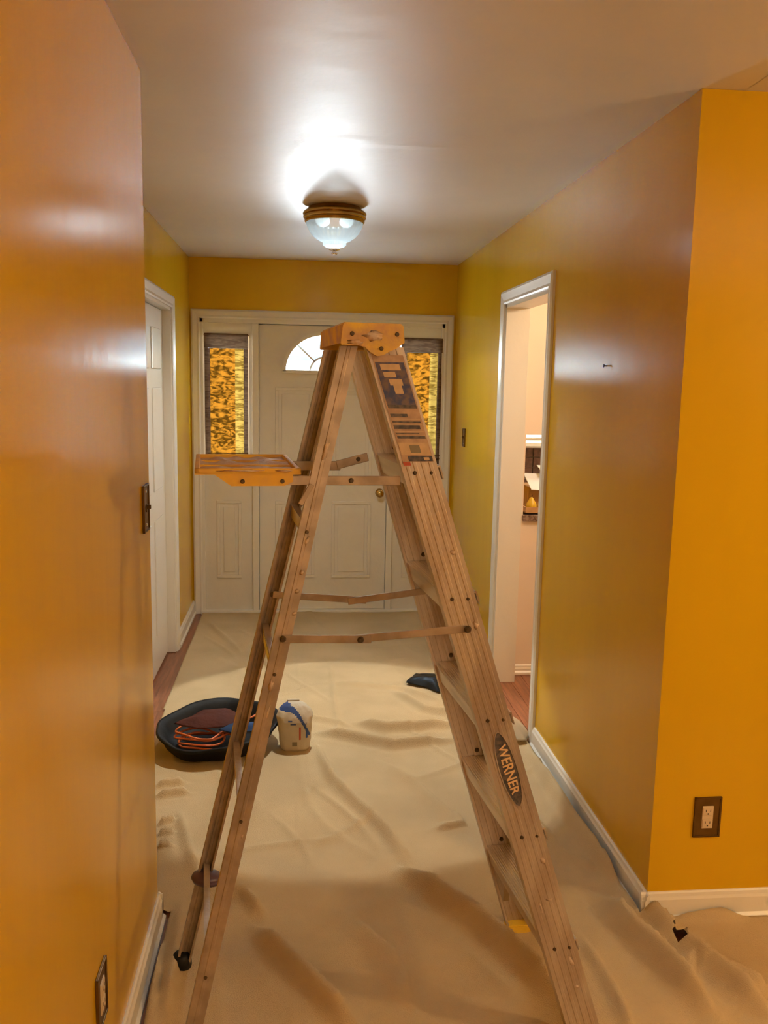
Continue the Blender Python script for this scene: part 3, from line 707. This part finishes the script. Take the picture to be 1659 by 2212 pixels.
for z, a, ra, rz in ((1.25,.018,.012,.006),(1.08,.024,.008,.012),(.40,.008,.010,.006),(.38,-.018,.003,.018),(.235,.016,.008,.016),(.17,.012,.007,.006),(.50,.02,.008,.01)):
    rail_smear(fr,-1,z,a,ra,rz,fnear)
# oval nameplate
bm = bmesh.new(); n_ = 36; z0, z1 = .640, .826; zc, hz_ = (z0+z1)/2, (z1-z0)/2
def lens(k, sc): t = 2*math.pi*k/n_; return (.023*sc*math.sin(t)*(abs(math.sin(t))**.15), zc-hz_*(1-(1-sc)*.25)*math.cos(t))
N = frame(fr,-1)[2]
A_ = [bm.verts.new(on(*lens(k,1),.0012)) for k in range(n_)]; B_ = [bm.verts.new(on(*lens(k,1),.0012)+N*.002) for k in range(n_)]
C_ = [bm.verts.new(on(*lens(k,.9),.0012)+N*.002) for k in range(n_)]; D_ = [bm.verts.new(on(*lens(k,.88),.0012)+N*.0008) for k in range(n_)]
for k in range(n_):
    for P, Q, mi in ((A_,B_,0),(B_,C_,0),(C_,D_,1)):
        f = bm.faces.new((P[k],P[(k+1)%n_],Q[(k+1)%n_],Q[k])); f.material_index = mi
f = bm.faces.new(D_); f.material_index = 1
badge = link('nameplate', bm, [ALU,STKB], fnear, label='dark oval nameplate with pale lettering')
cu = bpy.data.curves.new('lettering','FONT'); cu.body = 'WERNER'; cu.size = .040; cu.extrude = .0008; cu.align_x = 'CENTER'; cu.align_y = 'CENTER'; cu.offset = .0006
to = bpy.data.objects.new('tmp', cu); C.objects.link(to); dg = bpy.context.evaluated_depsgraph_get()
me = bpy.data.meshes.new_from_object(to.evaluated_get(dg)); bpy.data.objects.remove(to)
me.materials.clear(); me.materials.append(CREAM)
tw = max(v.co.x for v in me.vertices)-min(v.co.x for v in me.vertices)
A, W_, N = frame(fr,-1); mid = on(.0, zc, .0026)
for v in me.vertices: x_, y_, z_ = v.co; v.co = mid + (-A)*(x_*.128/tw) + W_*(y_*.92*(1-.30*abs(x_/(tw/2))**2)) + N*z_
lo = bpy.data.objects.new('lettering', me); C.objects.link(lo); lo.parent = badge

# ------------------------------------------------------------ ceiling fixture
FXC = (.163,4.21,H)
L1 = empty('ceiling_light', FXC, 'brass flush ceiling light with ribbed clear glass bowl above the hall', 'light fixture')
bm = bmesh.new()
pr = [(.001,-.001),(.120,-.001),(.130,-.014),(.142,-.020),(.1475,-.026),(.1475,-.032),(.142,-.036),(.1455,-.041),(.1455,-.048),(.139,-.053),(.141,-.058),(.139,-.066),(.132,-.070),(.128,-.064),(.128,-.020),(.001,-.018)]
lathe(bm, pr, (0,0,0), 64); link('canopy', bm, BRASS, L1, smooth=False)
rib = lambda t, r, z: 1+.016*abs(math.sin(18*t))
bm = bmesh.new()
lathe(bm, [(.127,-.062),(.131,-.072),(.126,-.088),(.113,-.112),(.096,-.132),(.076,-.147),(.058,-.155),(.053,-.160),(.054,-.168),(.044,-.177),(.026,-.181),(.004,-.183)], (0,0,0), 144, rib)
link('glass_bowl', bm, BOWL, L1, smooth=True)
bm = bmesh.new()
lathe(bm, [(.004,-.181),(.026,-.186),(.026,-.190),(.012,-.194),(.008,-.199),(.015,-.204),(.012,-.211),(.001,-.213)], (0,0,0), 24)
link('finial', bm, CHROME, L1, smooth=True)
for sx_ in (-1,1):
    bm = bmesh.new(); bmesh.ops.create_uvsphere(bm, u_segments=14, v_segments=8, radius=.026)
    for v in bm.verts: v.co = Vector((v.co.x*1.3+sx_*.055, v.co.y, v.co.z-.062))
    link('bulb', bm, mat('lit_bulb', (.8,.95,1), .5, emit=BULB, emitcol=(.75,.93,1)), L1, smooth=True)

# ------------------------------------------------------------ switches, outlets, nail
def plate(root, w_, h_, mapf, kind, m=BRONZE):
    """mapf(u,v,d): u across, v up, d out of the wall"""
    def bx(bm, a, b, mi=0, bev=.0):
        t = bmesh.new(); box(t, a, b, bev=bev)
        vm = [bm.verts.new(mapf(*v.co)) for v in t.verts]
        for f in t.faces:
            try: bm.faces.new([vm[v.index] for v in f.verts])
            except Exception: pass
        t.free()
    def mk(name, lst, m_, par, bev=.0, label=None):
        bm = bmesh.new()
        for a, b in lst: bx(bm, a, b, bev=bev)
        return link(name, bm, m_, par, label=label)
    cp = mk('cover_plate', [((-w_/2,-h_/2,0),(w_/2,h_/2,.004))], m, root, .0018)
    mk('plate_rim', [((-w_/2,-h_/2,.003),(w_/2,-h_/2+.006,.007)),((-w_/2,h_/2-.006,.003),(w_/2,h_/2,.007)),((-w_/2,-h_/2,.003),(-w_/2+.006,h_/2,.007)),((w_/2-.006,-h_/2,.003),(w_/2,h_/2,.007))], m, cp, .0015)
    if kind == 'outlet':
        mk('receptacle', [((-.0175,-.036,.003),(.0175,.036,.0065))], IVORY, root, .0015)
        for vy in (-.019,.019):
            mk('socket', [((-.016,vy-.013,.006),(.016,vy+.013,.008))], IVORY, root, .0015)
            mk('slot', [((-.008,vy-.001,.0075),(-.0062,vy+.007,.0085)),((.0062,vy-.001,.0075),(.008,vy+.007,.0085)),((-.002,vy-.009,.0075),(.002,vy-.005,.0085))], DARKH, root)
    else:
        mk('switch_toggle', [((-.005,-.011,.004),(.005,.011,.007)),((-.0035,-.002,.006),(.0035,.009,.017))], IVORY if kind == 'ivory' else m, root, .001)
        for vy in (-h_/2+.019,h_/2-.019):
            bm = bmesh.new(); t = bmesh.new(); cyl(t, (0,vy,.0035), (0,vy,.0062), .005, .004, 12)
            vm = [bm.verts.new(mapf(*v.co)) for v in t.verts]
            t.verts.ensure_lookup_table()
            for f in t.faces: bm.faces.new([vm[v.index] for v in f.verts])
            t.free(); link('screw', bm, CHROME, root, label='bright screw')
def idx(bm): bm.verts.index_update()
_ob = box
def box(bm, a, b, mi=0, bev=0):
    r = _ob(bm, a, b, mi, bev); bm.verts.index_update(); return r
_oc = cyl
def cyl(bm, *a, **k): _oc(bm, *a, **k); bm.verts.index_update()
r = empty('wall_outlet', (1.2495,YC,.336), 'bronze outlet plate low on the bright orange wall at right', 'outlet')
plate(r, .086, .130, lambda u, v, d: (u,-d,v), 'outlet')
r = empty('wall_outlet', (XN,1.735,.325), 'bronze outlet plate low on the left wall by the bottom edge', 'outlet')
plate(r, .086, .130, lambda u, v, d: (d,u,v), 'outlet')
r = empty('light_switch', (XN,2.40,1.281), 'bronze light switch with bright screws at the end of the left wall', 'switch')
plate(r, .080, .130, lambda u, v, d: (d,u,v), 'bronze')
r = empty('light_switch', (XR,5.61,1.285), 'small bronze light switch on the right wall near the front door', 'switch')
plate(r, .075, .120, lambda u, v, d: (-d,u,v), 'bronze')
bm = bmesh.new(); cyl(bm, (XR,3.004,1.704), (XR-.012,3.004,1.704), .0022, .0022, 8); cyl(bm, (XR-.012,3.004,1.704), (XR-.014,3.004,1.704), .006, .005, 10)
tag(link('nail', bm, RIVET), 'dark nail head left in the middle of the right wall', 'nail')

# ------------------------------------------------------------ tub with cord and cloths
TX, TY = -.352, 3.765; tz = zat(TX,TY)
wob = lambda t, r, z: 1+.035*math.sin(2*t+.6)+.02*math.sin(5*t)+.012*math.sin(9*t+1)
bm = bmesh.new()
lathe(bm, [(.001,.004),(.20,.004),(.235,.010),(.262,.040),(.280,.078),(.296,.086),(.302,.094),(.296,.102),(.284,.098),(.262,.082),(.240,.048),(.215,.020),(.16,.014),(.001,.013)], (0,0,0), 72, wob)
for v in bm.verts:
    t = math.atan2(v.co.y, v.co.x)
    if v.co.z > .03: v.co.z += .018*math.sin(t+.5)+.006*math.sin(4*t)
t_ = link('rubber_tub', bm, RUBBER, smooth=True); t_.location = (TX,TY,.012); t_.scale = (.89,.89,1)
tag(t_, 'shallow black rubber tub by the left wall', 'tub')
pts = []
for k in range(150):
    a = k*.16; R_ = .105+.025*math.sin(k*.21)+.02*math.sin(k*.057)
    pts.append((TX-.05+R_*1.15*math.cos(a), TY-.06+R_*.8*math.sin(a), .040+.00042*k+.006*math.sin(k*.5)))
for k in range(9): pts.append((TX+.07+.014*k, TY+.02+.014*k, .100+.004*math.sin(k)))
bm = bmesh.new(); tube(bm, pts, .0048, 7)
tag(link('extension_cord', bm, CORD, smooth=True), 'orange extension cord coiled inside the black tub', 'cord')
def rag(name, pts2, z, m, label, cat, seed, th=.004, hump=.02, tilt=(0,0)):
    cx = sum(p[0] for p in pts2)/len(pts2); cy = sum(p[1] for p in pts2)/len(pts2); bm = bmesh.new(); rings = []
    for rr in (0.001,.25,.5,.75,.92,1):
        rg = []
        for k in range(40):
            f_ = k/40*len(pts2); i = int(f_)%len(pts2); t = f_-int(f_); a, b = pts2[i], pts2[(i+1)%len(pts2)]
            x_, y_ = a[0]+(b[0]-a[0])*t, a[1]+(b[1]-a[1])*t; x_, y_ = cx+(x_-cx)*rr, cy+(y_-cy)*rr
            rg.append(bm.verts.new((x_, y_, z+hump*(1-rr**2)+.010*noise.noise(Vector((x_*14,y_*14,seed)))+tilt[0]*(x_-cx)+tilt[1]*(y_-cy))))
        rings.append(rg)
    for A, B in zip(rings, rings[1:]):
        for k in range(40): bm.faces.new((A[k],A[(k+1)%40],B[(k+1)%40],B[k]))
    bm.faces.new(rings[0])
    r = bmesh.ops.solidify(bm, geom=bm.faces[:], thickness=th)
    return tag(link(name, bm, m, smooth=True), label, cat)
rag('rag', [(TX-.19,TY-.04),(TX-.08,TY+.09),(TX+.03,TY+.10),(TX+.15,TY+.0),(TX+.04,TY-.07),(TX-.10,TY-.075)], .128, MAROON, 'dark red folded cloth on top of the cord in the tub', 'cloth', 1, tilt=(0,.12))
rag('rag', [(TX+.01,TY-.10),(TX+.05,TY-.05),(TX+.18,TY-.02),(TX+.19,TY-.11),(TX+.08,TY-.14)], .118, BLUER, 'bright blue cloth at the right inside the tub', 'cloth', 5)
# black sheet by the right wall
rag('plastic_sheet', [(.585,4.50),(.66,4.66),(.72,4.63),(.80,4.60),(.82,4.36),(.74,4.34),(.69,4.42)], .022, BPLAS, 'black plastic sheet on the cream cloth behind the ladder, by the right wall', 'plastic', 4, hump=.035, th=.006)
# cream crumple by the kitchen doorway
rag('crumpled_cloth', [(.90,3.72),(.95,3.90),(1.02,3.98),(1.07,3.90),(1.075,3.76),(1.03,3.66)], .03, mat('pale_cloth', (.74,.60,.40), .85), 'cream crumpled cloth scrap on the floor at the kitchen doorway', 'cloth', 12, hump=.045)

# paper bag of patching compound, top folded over
BX, BY = -.010, 3.715
bm = bmesh.new(); prof = [(0,.058,.046),(.012,.066,.052),(.05,.070,.054),(.10,.074,.056),(.135,.078,.056),(.155,.080,.052),(.175,.072,.044),(.195,.052,.032),(.207,.028,.020)]
rings = []; n_ = 120
def pint(z):
    for (z0,a0,b0),(z1,a1,b1) in zip(prof, prof[1:]):
        if z <= z1: t = (z-z0)/(z1-z0); return a0+(a1-a0)*t, b0+(b1-b0)*t
for kk in range(70):
    z = .207*kk/69; a, b = pint(min(z,.2069))
    rg = []
    for k in range(n_):
        t = 2*math.pi*k/n_; e = .72
        cx_, sy_ = math.copysign(abs(math.cos(t))**e, math.cos(t)), math.copysign(abs(math.sin(t))**e, math.sin(t))
        w_ = 1+.05*noise.noise(Vector((cx_*3,sy_*3,z*28)))
        rg.append(bm.verts.new((a*cx_*w_+.10*max(0,z-.1)*-.3, b*sy_*w_+.25*max(0,z-.12), z)))
    rings.append(rg)
for A, B in zip(rings, rings[1:]):
    for k in range(n_):
        f = bm.faces.new((A[k],A[(k+1)%n_],B[(k+1)%n_],B[k])); c = f.calc_center_median()
        # printed bands: blue arc over the shoulder, red upright bar, grey square
        if c.y < 0 or c.z > .15:
            arc = .190-2.6*(c.x+.03)**2*5
            if abs(c.z-arc) < .012 and c.x > -.045 and c.z > .075: f.material_index = 1
            elif c.x < -.02 and c.z > .180: f.material_index = 1
bm.faces.new(rings[0][::-1]); bm.faces.new(rings[-1])
bag = link('paper_bag', bm, [BAGW,BLUE], smooth=True); bag.location = (BX,BY,zat(BX,BY)-.002)
tag(bag, 'white paper bag with blue bands standing on the cloth right of the black tub', 'bag')
def bagp(x, z):  # point on the bag's front surface, found on its section
    import bisect
    for (z0,a0,b0),(z1,a1,b1) in zip(prof, prof[1:]):
        if z0 <= z <= z1:
            t = (z-z0)/(z1-z0); a, b = a0+(a1-a0)*t, b0+(b1-b0)*t; c = min(.999,abs((x+.03*max(0,z-.1))/a))**(1/.72)
            return Vector((x, -b*(max(0,1-c*c)**.5)**.72+.25*max(0,z-.12)-.0022, z))
def decal(x0, x1, z0, z1, m, name):
    bm = bmesh.new(); g_ = [[bm.verts.new(bagp(x0+(x1-x0)*i/4, z0+(z1-z0)*j/8)) for j in range(9)] for i in range(5)]
    for i in range(4):
        for j in range(8): bm.faces.new((g_[i][j],g_[i+1][j],g_[i+1][j+1],g_[i][j+1]))
    return link(name, bm, m, bag)
decal(.018,.026,.060,.118,RED,'red_stripe'); decal(-.012,.010,.030,.050,GREYP,'printed_square')
decal(-.030,-.012,.140,.146,BLUE,'printed_line'); decal(-.020,.004,.128,.133,BLUE,'printed_line')
decal(.048,.056,.065,.135,BLUE,'blue_stripe')
bm = bmesh.new(); box(bm, (-.036,.028,.196), (.020,.044,.214), bev=.005); link('folded_top', bm, BAGW, bag)

# ------------------------------------------------------------ kitchen seen through the doorway
bx_ = boxes('pass_through_ledge', [((1.238,KY-.02,.885),(2.5,KY+.135,.918))], GRANITE, bev=.003); tag(bx_, 'dark granite ledge of the kitchen pass-through', 'ledge')
kc = empty('kitchen_counter', (1.9,5.3,0), 'kitchen counter run behind the pass-through with pale top', 'counter')
boxes('cabinet_body', [((1.30,5.12,-.02),(3.05,5.98,.86))], KWALL, kc); boxes('counter_top', [((1.28,5.06,.86),(3.07,6.0,.90))], PAPER, kc, bev=.004)
for k in range(4): boxes('cabinet_door', [((1.33+k*.43,5.10,.08),(1.73+k*.43,5.12,.82))], TRIM, kc, bev=.004)
reparent(kc)
ks = empty('tile_backsplash', (1.9,6.0,1.0), 'brown tiled backsplash behind the kitchen counter', 'backsplash')
for r_ in range(4):
    for c_ in range(14): boxes('tile', [((1.28+c_*.125,6.012,.905+r_*.075),(1.40+c_*.125,6.030,.975+r_*.075))], TILE, ks)
reparent(ks)
cb = empty('wall_cabinet', (1.9,5.85,1.25), 'pale wall cabinet above the kitchen backsplash', 'cabinet')
boxes('cabinet_body', [((1.28,5.72,1.215),(3.05,6.03,2.1))], KWALL, cb)
for k in range(4): boxes('cabinet_door', [((1.30+k*.43,5.70,1.225),(1.71+k*.43,5.72,2.08))], TRIM, cb, bev=.004)
reparent(cb)
for k, (y_, z_) in enumerate(((5.62,1.262),(5.30,1.318))):
    u_ = empty('tube_lamp', (1.9,y_,z_), ('lower' if k == 0 else 'upper')+' lit tube lamp seen through the pass-through', 'lamp')
    bm = bmesh.new(); tube(bm, [(-.6,0,0),(.6,0,0)], .008, 10); link('tube', bm, TUBE, u_)
    bm = bmesh.new(); box(bm, (-.61,-.012,.009), (.61,.012,.022)); link('housing', bm, TRIM, u_)
    for x_ in (-.605,.595): bm = bmesh.new(); box(bm, (x_,-.01,-.01), (x_+.01,.01,.012)); link('end_cap', bm, TRIM, u_)
random.seed(5)
for k in range(3):
    bm = bmesh.new(); box(bm, (-.15,-.11,0), (.15,.11,.004)); o = link('paper_sheet', bm, PAPER)
    o.location = (1.50+.10*k, 5.02+.05*k, 1.060+.045*k); o.rotation_euler = (.35, .04, .12*k)
    tag(o, ('front sheet','middle sheet','rear sheet')[k]+' of white paper leaning in the pass-through', 'paper', 'papers in the kitchen pass-through')
pbx = boxes('paper_holder', [((1.36,5.0,.900),(1.9,5.25,1.035))], WOODT, bev=.004); tag(pbx, 'light wooden box holding papers on the kitchen counter', 'box')
tr = empty('wooden_tray', (1.33,4.75,.918), 'light wooden tray on the pass-through ledge holding yellow fruit', 'tray')
boxes('tray_floor', [((1.262,4.695,.918),(1.52,4.80,.926))], WOODT, tr)
for a, b in (((1.262,4.695,.918),(1.52,4.701,.958)),((1.262,4.794,.918),(1.52,4.80,.958)),((1.262,4.701,.918),(1.268,4.794,.958)),((1.514,4.701,.918),(1.52,4.794,.958))): boxes('tray_side', [(a,b)], WOODT, tr)
reparent(tr)
for k, (x_, y_, lab) in enumerate(((1.305,4.745,'left'),(1.372,4.750,'middle'),(1.440,4.745,'right'))):
    p_ = empty('pear', (x_,y_,.926), lab+' yellow pear in the wooden tray', 'fruit', 'pears in the tray')
    bm = bmesh.new(); lathe(bm, [(.001,0),(.016,.002),(.028,.016),(.031,.032),(.026,.050),(.016,.066),(.011,.078),(.001,.084)], (0,0,0), 20); link('flesh', bm, PEAR, p_, smooth=True)
    bm = bmesh.new(); cyl(bm, (0,0,.082), (.004,0,.096), .0016, .0022, 6); link('stem', bm, RIVET, p_)
